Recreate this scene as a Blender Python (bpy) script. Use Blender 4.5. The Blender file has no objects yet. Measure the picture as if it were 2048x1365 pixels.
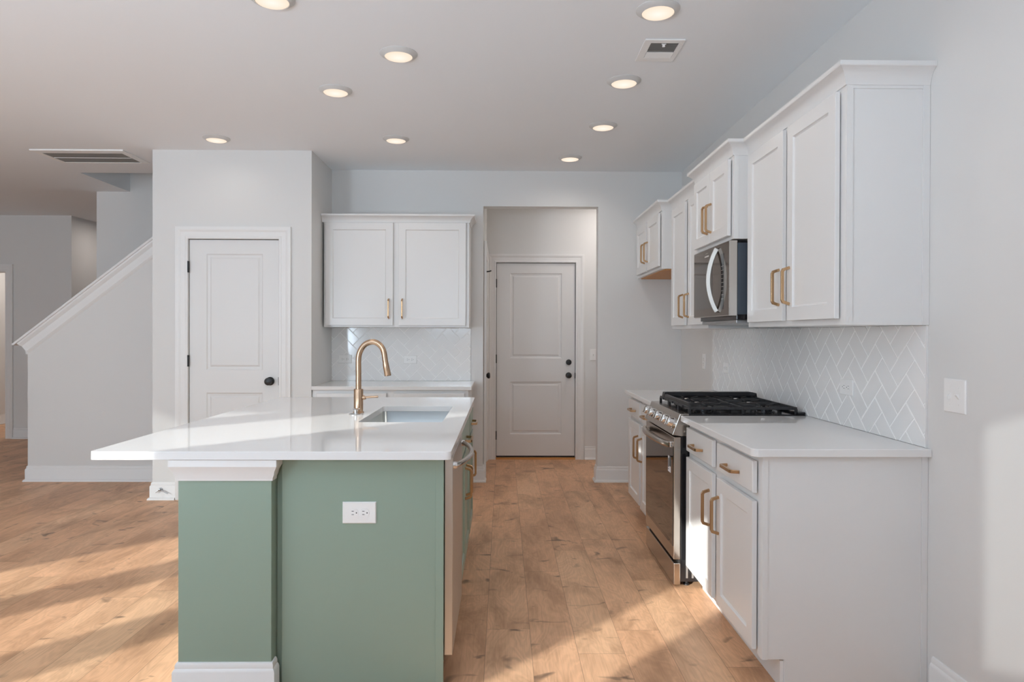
import bpy, bmesh, math, random
from mathutils import Vector, Matrix
random.seed(7)
SC = bpy.context.scene
COL = SC.collection

# ------------------------------------------------------------------ camera
CAM_H = 1.323
def make_camera():
    yaw, pitch, roll, sy, f = .01298, .00454, .00288, -9.312, 1372.5
    cy, sn = math.cos(yaw), math.sin(yaw)
    R = Vector((cy, -sn, 0)); D = Vector((sn, cy, 0)); U = Vector((0, 0, 1))
    cp, sp = math.cos(pitch), math.sin(pitch)
    D2 = D*cp - U*sp; U2 = U*cp + D*sp
    cr, sr = math.cos(roll), math.sin(roll)
    R3 = R*cr + U2*sr; U3 = U2*cr - R*sr
    cam = bpy.data.cameras.new('camera'); o = bpy.data.objects.new('camera', cam)
    COL.objects.link(o)
    m = Matrix((R3, U3, -D2)).transposed().to_4x4(); m.translation = Vector((0, 0, CAM_H))
    o.matrix_world = m
    cam.sensor_fit = 'HORIZONTAL'; cam.sensor_width = 36.0
    cam.lens = f/2048*36.0
    cam.shift_x = 0.0; cam.shift_y = sy/2048.0
    cam.clip_start = .05; cam.clip_end = 100
    SC.camera = o
make_camera()

# ------------------------------------------------------------------ view / light
SC.view_settings.view_transform = 'Standard'
SC.view_settings.look = 'None'
SC.view_settings.exposure = 1.13
SC.view_settings.gamma = 1.0
SC.view_settings.use_curve_mapping = False
SC.cycles.use_denoising = True
SC.cycles.max_bounces = 14
SC.cycles.diffuse_bounces = 10
SC.cycles.glossy_bounces = 5
SC.cycles.sample_clamp_indirect = 8.0

WORLD = bpy.data.worlds.new('sky'); SC.world = WORLD; WORLD.use_nodes = True
WORLD.node_tree.nodes['Background'].inputs[0].default_value = (.80, .90, 1.0, 1)
WORLD.node_tree.nodes['Background'].inputs[1].default_value = 1.5

SUN_T = .25
sun = bpy.data.lights.new('sun', 'SUN'); so = bpy.data.objects.new('sun', sun); COL.objects.link(so)
so.rotation_euler = Vector((1, 1, -SUN_T*math.sqrt(2))).to_track_quat('-Z', 'Y').to_euler()
so.location = (-6, -6, 5)
sun.energy = 4.0; sun.angle = .012; sun.color = (1.0, .98, .95)

# rear / left windows: (name, wall, a0, a1, z0, z1); a = x on the rear wall, y on the left wall
REAR_Y, LEFT_X, WTH = -.60, -7.60, .12
def rw(u0, u1): return (u0 + REAR_Y - WTH, u1 + REAR_Y)
WINDOWS = [
    ('window_1', 'rear') + rw(-6.56, -5.885) + (.45, 2.44),
    ('window_2', 'rear') + rw(-5.50, -4.845) + (.45, 2.44),
    ('window_3', 'rear') + rw(-4.45, -3.70) + (.45, 2.44),
    ('window_4', 'rear') + rw(-2.66, -2.20) + (.45, 1.83),
    ('window_5', 'rear') + rw(-.648, .25) + (1.22, 2.06),
    ('window_6', 'left', .14, .90, .45, 2.44),
]
SKY_K = {'window_1': .08, 'window_2': .10, 'window_3': .22, 'window_4': 2.9, 'window_5': 2.2, 'window_6': .03}
SKY_W = 17.0          # watts per square metre of window
for n, side, a0, a1, z0, z1 in WINDOWS:
    L = bpy.data.lights.new('skylight_' + n, 'AREA'); L.shape = 'RECTANGLE'
    L.size = (a1-a0)*.96; L.size_y = (z1-z0)*.96
    L.energy = SKY_W*(a1-a0)*(z1-z0)*SKY_K[n]; L.color = (.76, .93, 1.11)
    lo = bpy.data.objects.new('skylight_' + n, L); COL.objects.link(lo)
    if side == 'rear':
        lo.location = ((a0+a1)/2, REAR_Y+.03, (z0+z1)/2); d = Vector((0, 1, 1.9))
    else:
        lo.location = (LEFT_X+.03, (a0+a1)/2, (z0+z1)/2); d = Vector((1, 0, 1.9))
    lo.rotation_euler = d.to_track_quat('-Z', 'Z').to_euler()

# ------------------------------------------------------------------ materials
def mat(name, col, rough=.5, metal=0., spec=.5, coat=0., bump=0., bscale=200., aniso=0.):
    m = bpy.data.materials.new(name); m.use_nodes = True
    nt = m.node_tree; b = nt.nodes['Principled BSDF']
    b.inputs['Base Color'].default_value = (*col, 1)
    b.inputs['Roughness'].default_value = rough; b.inputs['Metallic'].default_value = metal
    b.inputs['Specular IOR Level'].default_value = spec
    b.inputs['Coat Weight'].default_value = coat
    if bump:
        tc = nt.nodes.new('ShaderNodeTexCoord')
        n = nt.nodes.new('ShaderNodeTexNoise'); n.inputs['Scale'].default_value = bscale; n.inputs['Detail'].default_value = 3
        bp = nt.nodes.new('ShaderNodeBump'); bp.inputs['Strength'].default_value = bump; bp.inputs['Distance'].default_value = .002
        nt.links.new(tc.outputs['Object'], n.inputs['Vector'])
        nt.links.new(n.outputs['Fac'], bp.inputs['Height']); nt.links.new(bp.outputs['Normal'], b.inputs['Normal'])
    return m
def brushed(m, axis, lo=.18, hi=.36):
    """fine streaks in the roughness along one object axis (0 x, 1 y, 2 z)"""
    nt = m.node_tree; b = nt.nodes['Principled BSDF']
    tc = nt.nodes.new('ShaderNodeTexCoord'); mp = nt.nodes.new('ShaderNodeMapping')
    s = [300, 300, 300]; s[axis] = 3; mp.inputs['Scale'].default_value = s
    n = nt.nodes.new('ShaderNodeTexNoise'); n.inputs['Scale'].default_value = 1; n.inputs['Detail'].default_value = 2
    mr = nt.nodes.new('ShaderNodeMapRange'); mr.inputs['To Min'].default_value = lo; mr.inputs['To Max'].default_value = hi
    nt.links.new(tc.outputs['Object'], mp.inputs['Vector']); nt.links.new(mp.outputs['Vector'], n.inputs['Vector'])
    nt.links.new(n.outputs['Fac'], mr.inputs['Value']); nt.links.new(mr.outputs['Result'], b.inputs['Roughness'])
    return m

M = {}
M['wall'] = mat('wall_paint', (.71, .71, .70), .6, bump=.04, bscale=350)
M['ceil'] = mat('ceiling_paint', (.83, .865, .895), .8, bump=.03, bscale=300)
M['trim'] = mat('trim_paint', (.78, .78, .775), .35)
M['door'] = mat('door_paint', (.735, .735, .73), .38)
M['cab'] = mat('cabinet_paint', (.745, .745, .74), .28)
M['quartz'] = mat('white_quartz', (.77, .77, .765), .035, spec=.5)
M['tile'] = mat('glazed_tile', (.83, .83, .825), .10, spec=.5)
M['grout'] = mat('grout', (.93, .93, .92), .8)
M['green'] = mat('sage_paint', (.275, .362, .295), .33)
M['brass'] = mat('champagne_bronze', (.54, .345, .19), .26, 1.)
M['faucet'] = brushed(mat('brushed_bronze', (.56, .39, .265), .22, 1.), 2, .16, .30)
M['steel'] = brushed(mat('dark_stainless', (.50, .46, .42), .25, 1.), 1, .14, .26)
M['sinksteel'] = brushed(mat('sink_steel', (.46, .465, .46), .3, 1.), 1, .28, .42)
M['satin'] = brushed(mat('satin_stainless', (.60, .58, .55), .34, 1.), 2, .28, .40)
M['dull'] = mat('dull_stainless', (.50, .47, .43), .42, 1.)
M['chrome'] = mat('chrome', (.80, .80, .80), .08, 1.)
M['glass'] = mat('dark_glass', (.025, .02, .018), .03, spec=1.0, coat=.3)
M['mwglass'] = mat('mirror_dark_glass', (.185, .155, .135), .06, .8)
M['black'] = mat('black_iron', (.018, .018, .02), .42)
M['gloss'] = mat('black_enamel', (.012, .012, .014), .12)
M['blackhw'] = mat('matte_black_hardware', (.016, .016, .017), .38)
M['shadow'] = mat('dark_gap', (.03, .03, .03), .8)
M['plastic'] = mat('white_plastic', (.85, .85, .84), .3)
M['oak'] = mat('raw_oak', (.58, .28, .09), .5, bump=.1, bscale=60)
M['filter'] = mat('filter_and_duct_grey', (.34, .335, .32), .9)
M['galv'] = mat('galvanised_metal', (.42, .43, .44), .35, .8)
M['slate'] = mat('blue_grey_steel', (.10, .125, .16), .35, .6)
M['label'] = mat('paper_label', (.78, .77, .78), .6)
M['ring'] = mat('lamp_trim', (.60, .60, .59), .5)
M['ink'] = mat('ink_black', (.02, .02, .02), .6)
M['mark'] = mat('pale_print', (.55, .51, .47), .4)

def make_wood():
    m = bpy.data.materials.new('oak_planks'); m.use_nodes = True
    nt = m.node_tree; N = nt.nodes; Lk = nt.links; b = N['Principled BSDF']
    def mth(op, a, c=None, d=None):
        n = N.new('ShaderNodeMath'); n.operation = op
        for i, v in enumerate((a, c, d)):
            if v is None: continue
            if isinstance(v, (int, float)): n.inputs[i].default_value = v
            else: Lk.new(v, n.inputs[i])
        return n.outputs[0]
    def comb(x, y, z=0.):
        n = N.new('ShaderNodeCombineXYZ')
        for i, v in enumerate((x, y, z)):
            if isinstance(v, (int, float)): n.inputs[i].default_value = v
            else: Lk.new(v, n.inputs[i])
        return n.outputs[0]
    def noise(vec, scale, detail=3., rough=.5, dist=0.):
        n = N.new('ShaderNodeTexNoise'); n.inputs['Scale'].default_value = scale; n.inputs['Detail'].default_value = detail
        n.inputs['Roughness'].default_value = rough; n.inputs['Distortion'].default_value = dist
        Lk.new(vec, n.inputs['Vector']); return n.outputs['Fac']
    def white(vec):
        n = N.new('ShaderNodeTexWhiteNoise'); n.noise_dimensions = '2D'; Lk.new(vec, n.inputs['Vector']); return n.outputs['Value']
    def ramp(fac, stops):
        n = N.new('ShaderNodeValToRGB'); e = n.color_ramp.elements
        while len(e) < len(stops): e.new(.5)
        for el, (p, c) in zip(e, stops): el.position = p; el.color = (*c, 1)
        Lk.new(fac, n.inputs[0]); return n.outputs[0]
    def mix(fac, A, B, mode='MIX'):
        n = N.new('ShaderNodeMix'); n.data_type = 'RGBA'; n.blend_type = mode
        if isinstance(fac, (int, float)): n.inputs[0].default_value = fac
        else: Lk.new(fac, n.inputs[0])
        for s, v in ((6, A), (7, B)):
            if isinstance(v, tuple): n.inputs[s].default_value = (*v, 1)
            else: Lk.new(v, n.inputs[s])
        return n.outputs[2]
    tc = N.new('ShaderNodeTexCoord'); sp = N.new('ShaderNodeSeparateXYZ'); Lk.new(tc.outputs['Object'], sp.inputs[0])
    X, Y = sp.outputs[0], sp.outputs[1]
    PW, PL = .192, 1.35
    u = mth('DIVIDE', mth('ADD', X, .07), PW); i = mth('FLOOR', u); fu = mth('FRACT', u)
    off = mth('MULTIPLY', white(comb(i, 3.7)), 7.0)
    v = mth('ADD', mth('DIVIDE', Y, PL), off); j = mth('FLOOR', v); fv = mth('FRACT', v)
    rid = white(comb(i, j)); rid2 = white(comb(mth('ADD', i, 37.), j))
    px = mth('ADD', X, mth('MULTIPLY', rid, 31.)); py = mth('ADD', Y, mth('MULTIPLY', rid2, 47.))
    # broad figure, flowing along the plank
    fig = noise(comb(mth('MULTIPLY', px, 6.), mth('MULTIPLY', py, 1.8)), 1.0, 3., .5, .8)
    rings = mth('SINE', mth('MULTIPLY', fig, 85.))
    fine = noise(comb(mth('MULTIPLY', px, 150.), mth('MULTIPLY', py, 5.)), 1., 3., .6)
    blot = noise(comb(mth('MULTIPLY', px, 5.5), mth('MULTIPLY', py, 1.9)), 1., 4., .6, .6)
    knot = noise(comb(mth('MULTIPLY', px, 6.0), mth('MULTIPLY', py, 9.)), 1., 2., .5, .8)
    base = ramp(rid, [(0., (0.685, 0.394, 0.230)), (.35, (0.762, 0.450, 0.267)), (.7, (0.780, 0.487, 0.294)), (1., (0.722, 0.411, 0.239))])
    c = mix(mth('MULTIPLY', mth('SUBTRACT', blot, .44), 3.2), base, (0.402, 0.223, 0.123)); 
    N_clamp = c.node; N_clamp.clamp_factor = True
    c = mix(mth('MULTIPLY', mth('ADD', mth('MULTIPLY', rings, .5), .5), .17), c, (0.290, 0.159, 0.088))
    c = mix(mth('MULTIPLY', mth('SUBTRACT', fine, .45), .75), c, (0.268, 0.145, 0.084)); c.node.clamp_factor = True
    kn = N.new('ShaderNodeMapRange'); kn.inputs['From Min'].default_value = .645; kn.inputs['From Max'].default_value = .75
    Lk.new(knot, kn.inputs['Value'])
    c = mix(mth('MULTIPLY', kn.outputs['Result'], .85), c, (.17, .105, .068))
    # seams
    e1 = mth('MINIMUM', fu, mth('SUBTRACT', 1., fu)); e2 = mth('MINIMUM', fv, mth('SUBTRACT', 1., fv))
    s1 = mth('LESS_THAN', mth('MULTIPLY', e1, PW), .0011); s2 = mth('LESS_THAN', mth('MULTIPLY', e2, PL), .0011)
    seam = mth('MAXIMUM', s1, s2)
    c = mix(mth('MULTIPLY', seam, .55), c, (.12, .075, .045))
    Lk.new(c, b.inputs['Base Color'])
    rr = mth('ADD', mth('MULTIPLY', fine, .12), .36); Lk.new(rr, b.inputs['Roughness'])
    b.inputs['Specular IOR Level'].default_value = .28
    bp = N.new('ShaderNodeBump'); bp.inputs['Strength'].default_value = .25; bp.inputs['Distance'].default_value = .0015
    Lk.new(mth('SUBTRACT', mth('MULTIPLY', fine, .25), seam), bp.inputs['Height']); Lk.new(bp.outputs['Normal'], b.inputs['Normal'])
    return m
M['floor'] = make_wood()

def make_emit():
    m = bpy.data.materials.new('lamp_diffuser'); m.use_nodes = True
    nt = m.node_tree; nt.nodes.clear()
    o = nt.nodes.new('ShaderNodeOutputMaterial'); e = nt.nodes.new('ShaderNodeEmission')
    tc = nt.nodes.new('ShaderNodeTexCoord'); ln = nt.nodes.new('ShaderNodeVectorMath'); ln.operation = 'LENGTH'
    sep = nt.nodes.new('ShaderNodeVectorMath'); sep.operation = 'MULTIPLY'; sep.inputs[1].default_value = (1, 1, 0)
    r = nt.nodes.new('ShaderNodeValToRGB')
    r.color_ramp.elements[0].position = 0.; r.color_ramp.elements[0].color = (1.0, .95, .86, 1)
    r.color_ramp.elements[1].position = .07; r.color_ramp.elements[1].color = (1.0, .80, .63, 1)
    nt.links.new(tc.outputs['Object'], sep.inputs[0]); nt.links.new(sep.outputs[0], ln.inputs[0])
    nt.links.new(ln.outputs['Value'], r.inputs[0]); nt.links.new(r.outputs[0], e.inputs[0])
    e.inputs[1].default_value = .48
    nt.links.new(e.outputs[0], o.inputs[0]); return m
M['emit'] = make_emit()

# ------------------------------------------------------------------ mesh helpers
def B(): return bmesh.new()
def box(bm, x0, x1, y0, y1, z0, z1):
    vs = [bm.verts.new(p) for p in ((x0,y0,z0),(x1,y0,z0),(x1,y1,z0),(x0,y1,z0),(x0,y0,z1),(x1,y0,z1),(x1,y1,z1),(x0,y1,z1))]
    for f in ((0,3,2,1),(4,5,6,7),(0,1,5,4),(1,2,6,5),(2,3,7,6),(3,0,4,7)):
        bm.faces.new([vs[i] for i in f])
    return bm
def bbox(*a):
    return box(B(), *a)
def loft(bm, rings, close=False, caps=True):
    """rings: list of equal-length point loops"""
    R = [[bm.verts.new(p) for p in r] for r in rings]; n = len(R[0])
    k = len(R)
    for a in range(k if close else k-1):
        for i in range(n):
            bm.faces.new((R[a][i], R[a][(i+1) % n], R[(a+1) % k][(i+1) % n], R[(a+1) % k][i]))
    if caps and not close:
        bm.faces.new(R[0]); bm.faces.new(R[-1])
    return bm
def prism(bm, poly, fn, h0, h1):
    """poly of (a,b); fn(a,b,h) -> point"""
    return loft(bm, [[fn(a, b, h0) for a, b in poly], [fn(a, b, h1) for a, b in poly]])
def plate(bm, outer, holes, fn, h0, h1):
    """a slab with holes; outer/holes are (a,b) loops"""
    es = []
    for loop in [outer] + holes:
        vs = [bm.verts.new(fn(a, b, h0)) for a, b in loop]
        for i in range(len(vs)): es.append(bm.edges.new((vs[i], vs[(i+1) % len(vs)])))
    r = bmesh.ops.triangle_fill(bm, use_beauty=True, use_dissolve=False, edges=es)
    fs = [g for g in r['geom'] if isinstance(g, bmesh.types.BMFace)]
    ex = bmesh.ops.extrude_face_region(bm, geom=fs)
    d = Vector(fn(0, 0, h1)) - Vector(fn(0, 0, h0))
    bmesh.ops.translate(bm, vec=d, verts=[g for g in ex['geom'] if isinstance(g, bmesh.types.BMVert)])
    bmesh.ops.dissolve_limit(bm, angle_limit=.01, verts=bm.verts[:], edges=bm.edges[:])
    return bm
def rect(a0, a1, b0, b1): return [(a0, b0), (a1, b0), (a1, b1), (a0, b1)]
def sweep(bm, path, prof, fn, close=False):
    """path in a plane (a,b); prof of (off,h): off to the left of travel; fn(a,b,h)"""
    n = len(path); rings = []
    for i, (a, b) in enumerate(path):
        dirs = []
        for s, e in ((i-1, i), (i, i+1)):
            if close: s %= n; e %= n
            if s < 0 or e >= n: continue
            d = Vector((path[e][0]-path[s][0], path[e][1]-path[s][1])).normalized(); dirs.append(Vector((-d.y, d.x)))
        if len(dirs) == 2:
            m = dirs[0] + dirs[1]; m = m/(m.length_squared)*2
        else: m = dirs[0]
        rings.append([fn(a + m.x*o, b + m.y*o, h) for o, h in prof])
    return loft(bm, rings, close=close)
def tube(bm, pts, r, n=16, sec=None, caps=True):
    """round (or custom section) tube along points; r number or list"""
    pts = [Vector(p) for p in pts]; rings = []
    t0 = (pts[1]-pts[0]).normalized(); up = Vector((0, 0, 1)) if abs(t0.z) < .9 else Vector((0, 1, 0))
    nrm = (up - t0*up.dot(t0)).normalized()
    for i, p in enumerate(pts):
        if i == 0: t = (pts[1]-p).normalized()
        elif i == len(pts)-1: t = (p-pts[i-1]).normalized()
        else: t = ((pts[i+1]-p).normalized() + (p-pts[i-1]).normalized()).normalized()
        nrm = (nrm - t*nrm.dot(t)).normalized(); bn = t.cross(nrm)
        rr = r[i] if isinstance(r, (list, tuple)) else r
        if sec:
            k = 1.
            if 0 < i < len(pts)-1:
                k = 1/max(.5, t.dot((p-pts[i-1]).normalized()))
            rings.append([p + nrm*a*k + bn*b*1. for a, b in sec])
        else:
            rings.append([p + nrm*math.cos(2*math.pi*q/n)*rr + bn*math.sin(2*math.pi*q/n)*rr for q in range(n)])
    return loft(bm, rings, caps=caps)
def lathe(bm, prof, org, axis, n=28):
    """prof of (r, d) along axis from org"""
    axis = Vector(axis).normalized(); up = Vector((0, 0, 1)) if abs(axis.z) < .9 else Vector((1, 0, 0))
    e1 = (up - axis*up.dot(axis)).normalized(); e2 = axis.cross(e1); org = Vector(org)
    rings = [[org + axis*d + (e1*math.cos(2*math.pi*q/n) + e2*math.sin(2*math.pi*q/n))*max(r, 1e-4) for q in range(n)] for r, d in prof]
    return loft(bm, rings)
def catmull(pts, k=8):
    pts = [Vector(p) for p in pts]; P = [pts[0]*2-pts[1]] + pts + [pts[-1]*2-pts[-2]]; out = []
    for i in range(1, len(P)-2):
        for s in range(k):
            t = s/k; a, b, c, d = P[i-1], P[i], P[i+1], P[i+2]
            out.append(.5*((2*b) + (-a+c)*t + (2*a-5*b+4*c-d)*t*t + (-a+3*b-3*c+d)*t**3))
    out.append(pts[-1]); return out

def origin_of(o):
    v = Vector((0, 0, 0))
    while o: v += o.location; o = o.parent
    return v
def ob(name, bm, m, parent=None, smooth=None, bevel=0., label=None, origin=None, segs=2):
    """link a bmesh as ONE mesh object; coordinates are world coordinates"""
    bmesh.ops.recalc_face_normals(bm, faces=bm.faces[:])
    me = bpy.data.meshes.new(name)
    if parent is not None: org = origin_of(parent)
    elif origin is not None: org = Vector(origin)
    else:
        xs = [v.co for v in bm.verts]
        org = Vector(((min(c.x for c in xs)+max(c.x for c in xs))/2, (min(c.y for c in xs)+max(c.y for c in xs))/2, min(c.z for c in xs)))
    bmesh.ops.translate(bm, vec=-org, verts=bm.verts[:])
    if smooth is not None:
        for f in bm.faces: f.smooth = True
        for e in bm.edges:
            if len(e.link_faces) == 2 and e.calc_face_angle(0) > math.radians(smooth): e.smooth = False
    bm.to_mesh(me); bm.free()
    for mm in (m if isinstance(m, (list, tuple)) else [m]): me.materials.append(mm)
    o = bpy.data.objects.new(name, me); COL.objects.link(o)
    if parent is not None: o.parent = parent
    else: o.location = org
    if bevel:
        md = o.modifiers.new('soft_edges', 'BEVEL'); md.width = bevel; md.segments = segs; md.limit_method = 'ANGLE'; md.angle_limit = math.radians(40)
        md.harden_normals = False
    if label: o['label'] = label
    return o
def tag(o, label, cat, group=None):
    o['label'] = label; o['category'] = cat
    if group: o['group'] = group
    return o
def thing(name, label, cat, loc, group=None):
    o = bpy.data.objects.new(name, None); COL.objects.link(o); o.location = loc
    o.empty_display_size = .05
    return tag(o, label, cat, group)
def struct(name, bm, m, parent=None, **k):
    o = ob(name, bm, m, parent, **k)
    if parent is None: o['kind'] = 'structure'
    return o
def copy_thing(r, loc, label):
    c = r.copy(); COL.objects.link(c); c.location = loc; c['label'] = label
    for ch in r.children:
        d = ch.copy(); COL.objects.link(d); d.parent = c
        for g in ch.children:
            e = g.copy(); COL.objects.link(e); e.parent = d
    return c

XZ = lambda y: (lambda a, b, h: (a, h if y is None else y, b))
def f_xz(a, b, h): return (a, h, b)       # plate in the x-z plane, h along y
def f_yz(a, b, h): return (h, a, b)       # plate in the y-z plane, h along x
def f_xy(a, b, h): return (a, b, h)

# frames of reference for fronts: (origin, U, N) with V = z ; d runs along the outward normal
class Face:
    def __init__(s, O, U, N): s.O, s.U, s.N = Vector(O), Vector(U), Vector(N)
    def __call__(s, u, v, d=0.): 
        p = s.O + s.U*u + s.N*d; return Vector((p.x, p.y, p.z + v))
def FY(y): return Face((0, y, 0), (1, 0, 0), (0, -1, 0))     # faces the camera; u = x
def FXm(x): return Face((x, 0, 0), (0, 1, 0), (-1, 0, 0))    # faces -x; u = y
def FXp(x): return Face((x, 0, 0), (0, 1, 0), (1, 0, 0))     # faces +x; u = y

def rings_panel(bm, F, u0, u1, v0, v1, rings, back=0.):
    """concentric rectangles (inset, depth); the first joins to the back at depth `back`"""
    loops = [[F(u0, v0, back), F(u1, v0, back), F(u1, v1, back), F(u0, v1, back)]]
    for i, d in rings:
        loops.append([F(u0+i, v0+i, d), F(u1-i, v0+i, d), F(u1-i, v1-i, d), F(u0+i, v1-i, d)])
    return loft(bm, loops)
def fbox(bm, F, u0, u1, v0, v1, d0, d1):
    return loft(bm, [[F(u0, v0, d0), F(u1, v0, d0), F(u1, v1, d0), F(u0, v1, d0)], [F(u0, v0, d1), F(u1, v0, d1), F(u1, v1, d1), F(u0, v1, d1)]])

def shaker(parent, F, u0, u1, v0, v1, m, name='door', t=.0235, st=.058):
    bm = B()
    rings_panel(bm, F, u0, u1, v0, v1, [(0, t-.0015), (.0015, t), (st, t), (st+.003, t-.005), (st+.008, t-.008)], back=.006)
    return ob(name, bm, m, parent)
def slab(parent, F, u0, u1, v0, v1, m, name='drawer', t=.0235):
    bm = B(); rings_panel(bm, F, u0, u1, v0, v1, [(0, t-.003), (.003, t)], back=.006)
    return ob(name, bm, m, parent)
def pull(parent, F, uc, vc, vertical, d0=.0235, L=.160, out=.032, s=.0055):
    """flat bar pull with canted ends"""
    pr = [(-L/2, 0.), (-L/2+.009, out*.86), (-L/2+.018, out), (L/2-.018, out), (L/2-.009, out*.86), (L/2, 0.)]
    pts = [F(uc, vc+a, d0+b) if vertical else F(uc+a, vc, d0+b) for a, b in pr]
    w, h = s*1.15, s
    bm = B(); tube(bm, pts, 0, sec=[(-w, -h), (w, -h), (w, h), (-w, h)])
    return ob('pull', bm, M['brass'], parent, bevel=.0012, label='champagne bronze bar pull with canted ends')
CROWN = [(0, 0), (.006, 0), (.008, .010), (.012, .026), (.022, .042), (.036, .054), (.044, .058), (.046, .062), (.046, .075), (0, .075)]
def crown(parent, path, z, m, name='crown_molding', prof=CROWN, hs=1.):
    bm = B(); sweep(bm, path, [(o, z+h*hs) for o, h in prof], f_xy)
    return ob(name, bm, m, parent, smooth=25)
BASE = [(0, 0), (.030, 0), (.029, .008), (.024, .016), (.0165, .020), (.0155, .022), (.0155, .104), (.012, .112), (.0085, .116), (.0085, .128), (.005, .136), (0, .138)]
def baseboard(name, path, parent=None, h=1.):
    bm = B(); sweep(bm, path, [(o, z*h) for o, z in BASE], f_xy)
    return struct(name, bm, M['trim'], parent, smooth=30)
CASING = [(0, 0), (0, .010), (.004, .013), (.018, .013), (.022, .010), (.055, .012), (.066, .017), (.080, .021), (.095, .021), (.095, 0)]
def casing(name, F, u0, u1, v1, w=1., parent=None):
    bm = B(); sweep(bm, [(u0, 0), (u0, v1), (u1, v1), (u1, 0)], [(o*w, h) for o, h in CASING], lambda a, b, h: F(a, b, h))
    return struct(name, bm, M['trim'], parent, smooth=20)

# ================================================================== SETTING
H = 2.764; XW = 1.587; YB = 6.097; YP = 5.455
PX0, PX1 = -2.768, -1.518
bm = B(); box(bm, -7.75, 1.75, -.75, 10.75, -.12, 0); struct('floor', bm, M['floor'], origin=(0, 0, 0))
bm = B(); plate(bm, rect(-7.75, 1.75, -.75, 10.75), [rect(-3.83, -1.75, 6.262, 7.10)], f_xy, H, H+.22)
struct('ceiling', bm, M['ceil'])
# stairwell above the ceiling opening
bm = B()
box(bm, -3.95, -3.83, 6.14, 7.22, H+.22, 4.6); box(bm, -3.83, -1.6, 6.142, 6.262, H+.22, 4.6)
box(bm, -3.95, -1.6, 6.142, 7.22, 4.6, 4.7); box(bm, -1.75, -1.6, 6.262, 7.10, H+.22, 4.6)
struct('wall_stairwell', bm, M['wall'])
bm = B(); box(bm, -4.17, -1.6, 7.096, 7.22, 0, 4.6); struct('wall_stair_back', bm, M['wall'])

bm = B(); box(bm, XW, XW+.15, -.72, YB+.12, 0, H); struct('wall_right', bm, M['wall'])
bm = B(); plate(bm, [(PX1-.12, 0), (-.178, 0), (-.178, 2.45), (.843, 2.45), (.843, 0), (XW, 0), (XW, H), (PX1-.12, H)], [], f_xz, YB, YB+.12)
struct('wall_back', bm, M['wall'])
# pantry box
bm = B(); plate(bm, [(PX0, 0), (-2.487, 0), (-2.487, 2.062), (-1.773, 2.062), (-1.773, 0), (PX1, 0), (PX1, H), (PX0, H)], [], f_xz, YP, YP+.12)
struct('wall_pantry', bm, M['wall'])
bm = B(); box(bm, PX1-.12, PX1, YP+.12, YB, 0, H); struct('wall_pantry_side', bm, M['wall'])
bm = B(); box(bm, PX0, PX0+.12, YP+.12, 6.246, 0, H); struct('wall_pantry_left', bm, M['wall'])
# hall behind the opening
HX, HY = -.172, 7.19
bm = B(); plate(bm, [(-1.6, 0), (-.073, 0), (-.073, 2.064), (.760, 2.064), (.760, 0), (1.75, 0), (1.75, H), (-1.6, H)], [], f_xz, HY, HY+.12)
struct('wall_hall_back', bm, M['wall'])
bm = B(); plate(bm, [(YB+.12, 0), (6.30, 0), (6.30, 2.06), (7.06, 2.06), (7.06, 0), (HY, 0), (HY, H), (YB+.12, H)], [], f_yz, HX-.12, HX)
struct('wall_hall_left', bm, M['wall'])
bm = B(); box(bm, 1.60, 1.72, YB+.12, HY, 0, H); struct('wall_hall_right', bm, M['wall'])
# far left: hall wall with a door opening, alcove, small room
FYW = 8.57
bm = B(); plate(bm, [(LEFT_X, 0), (-7.01, 0), (-7.01, 2.062), (-6.152, 2.062), (-6.152, 0), (-5.345, 0), (-5.345, H), (LEFT_X, H)], [], f_xz, FYW, FYW+.12)
struct('wall_far', bm, M['wall'])
bm = B(); box(bm, -5.465, -5.345, FYW+.12, 10.6, 0, H); struct('wall_alcove', bm, M['wall'])
bm = B(); box(bm, -5.345, -1.5, 9.9, 10.02, 0, H); struct('wall_alcove_back', bm, M['wall'])
bm = B(); box(bm, -7.32, -7.20, FYW+.12, 10.6, 0, H); struct('wall_closet', bm, M['wall'])
bm = B(); box(bm, -7.32, -5.345, 10.6, 10.72, 0, H); struct('wall_closet_back', bm, M['wall'])
bm = B(); box(bm, -1.6, -1.48, 7.31, 9.9, 0, H); struct('wall_alcove_right', bm, M['wall'])
# left and rear walls with the windows the daylight comes through
holes = [rect(a0, a1, z0, z1) for n, s, a0, a1, z0, z1 in WINDOWS if s == 'left']
bm = B(); plate(bm, rect(REAR_Y, FYW, 0, H), holes, f_yz, LEFT_X-WTH, LEFT_X); struct('wall_left', bm, M['wall'])
holes = [rect(a0, a1, z0, z1) for n, s, a0, a1, z0, z1 in WINDOWS if s == 'rear']
bm = B(); plate(bm, rect(LEFT_X-WTH, XW, 0, H), holes, f_xz, REAR_Y-WTH, REAR_Y); struct('wall_rear', bm, M['wall'])
for n, s, a0, a1, z0, z1 in WINDOWS:
    F = Face((0, REAR_Y, 0), (1, 0, 0), (0, 1, 0)) if s == 'rear' else FXp(LEFT_X)
    bm = B(); sweep(bm, [(a0, z0), (a0, z1), (a1, z1), (a1, z0)], [(0, 0), (0, .018), (.08, .02), (.08, 0)], lambda a, b, h: F(a, b, h), close=True)
    struct(n, bm, M['trim'])

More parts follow.
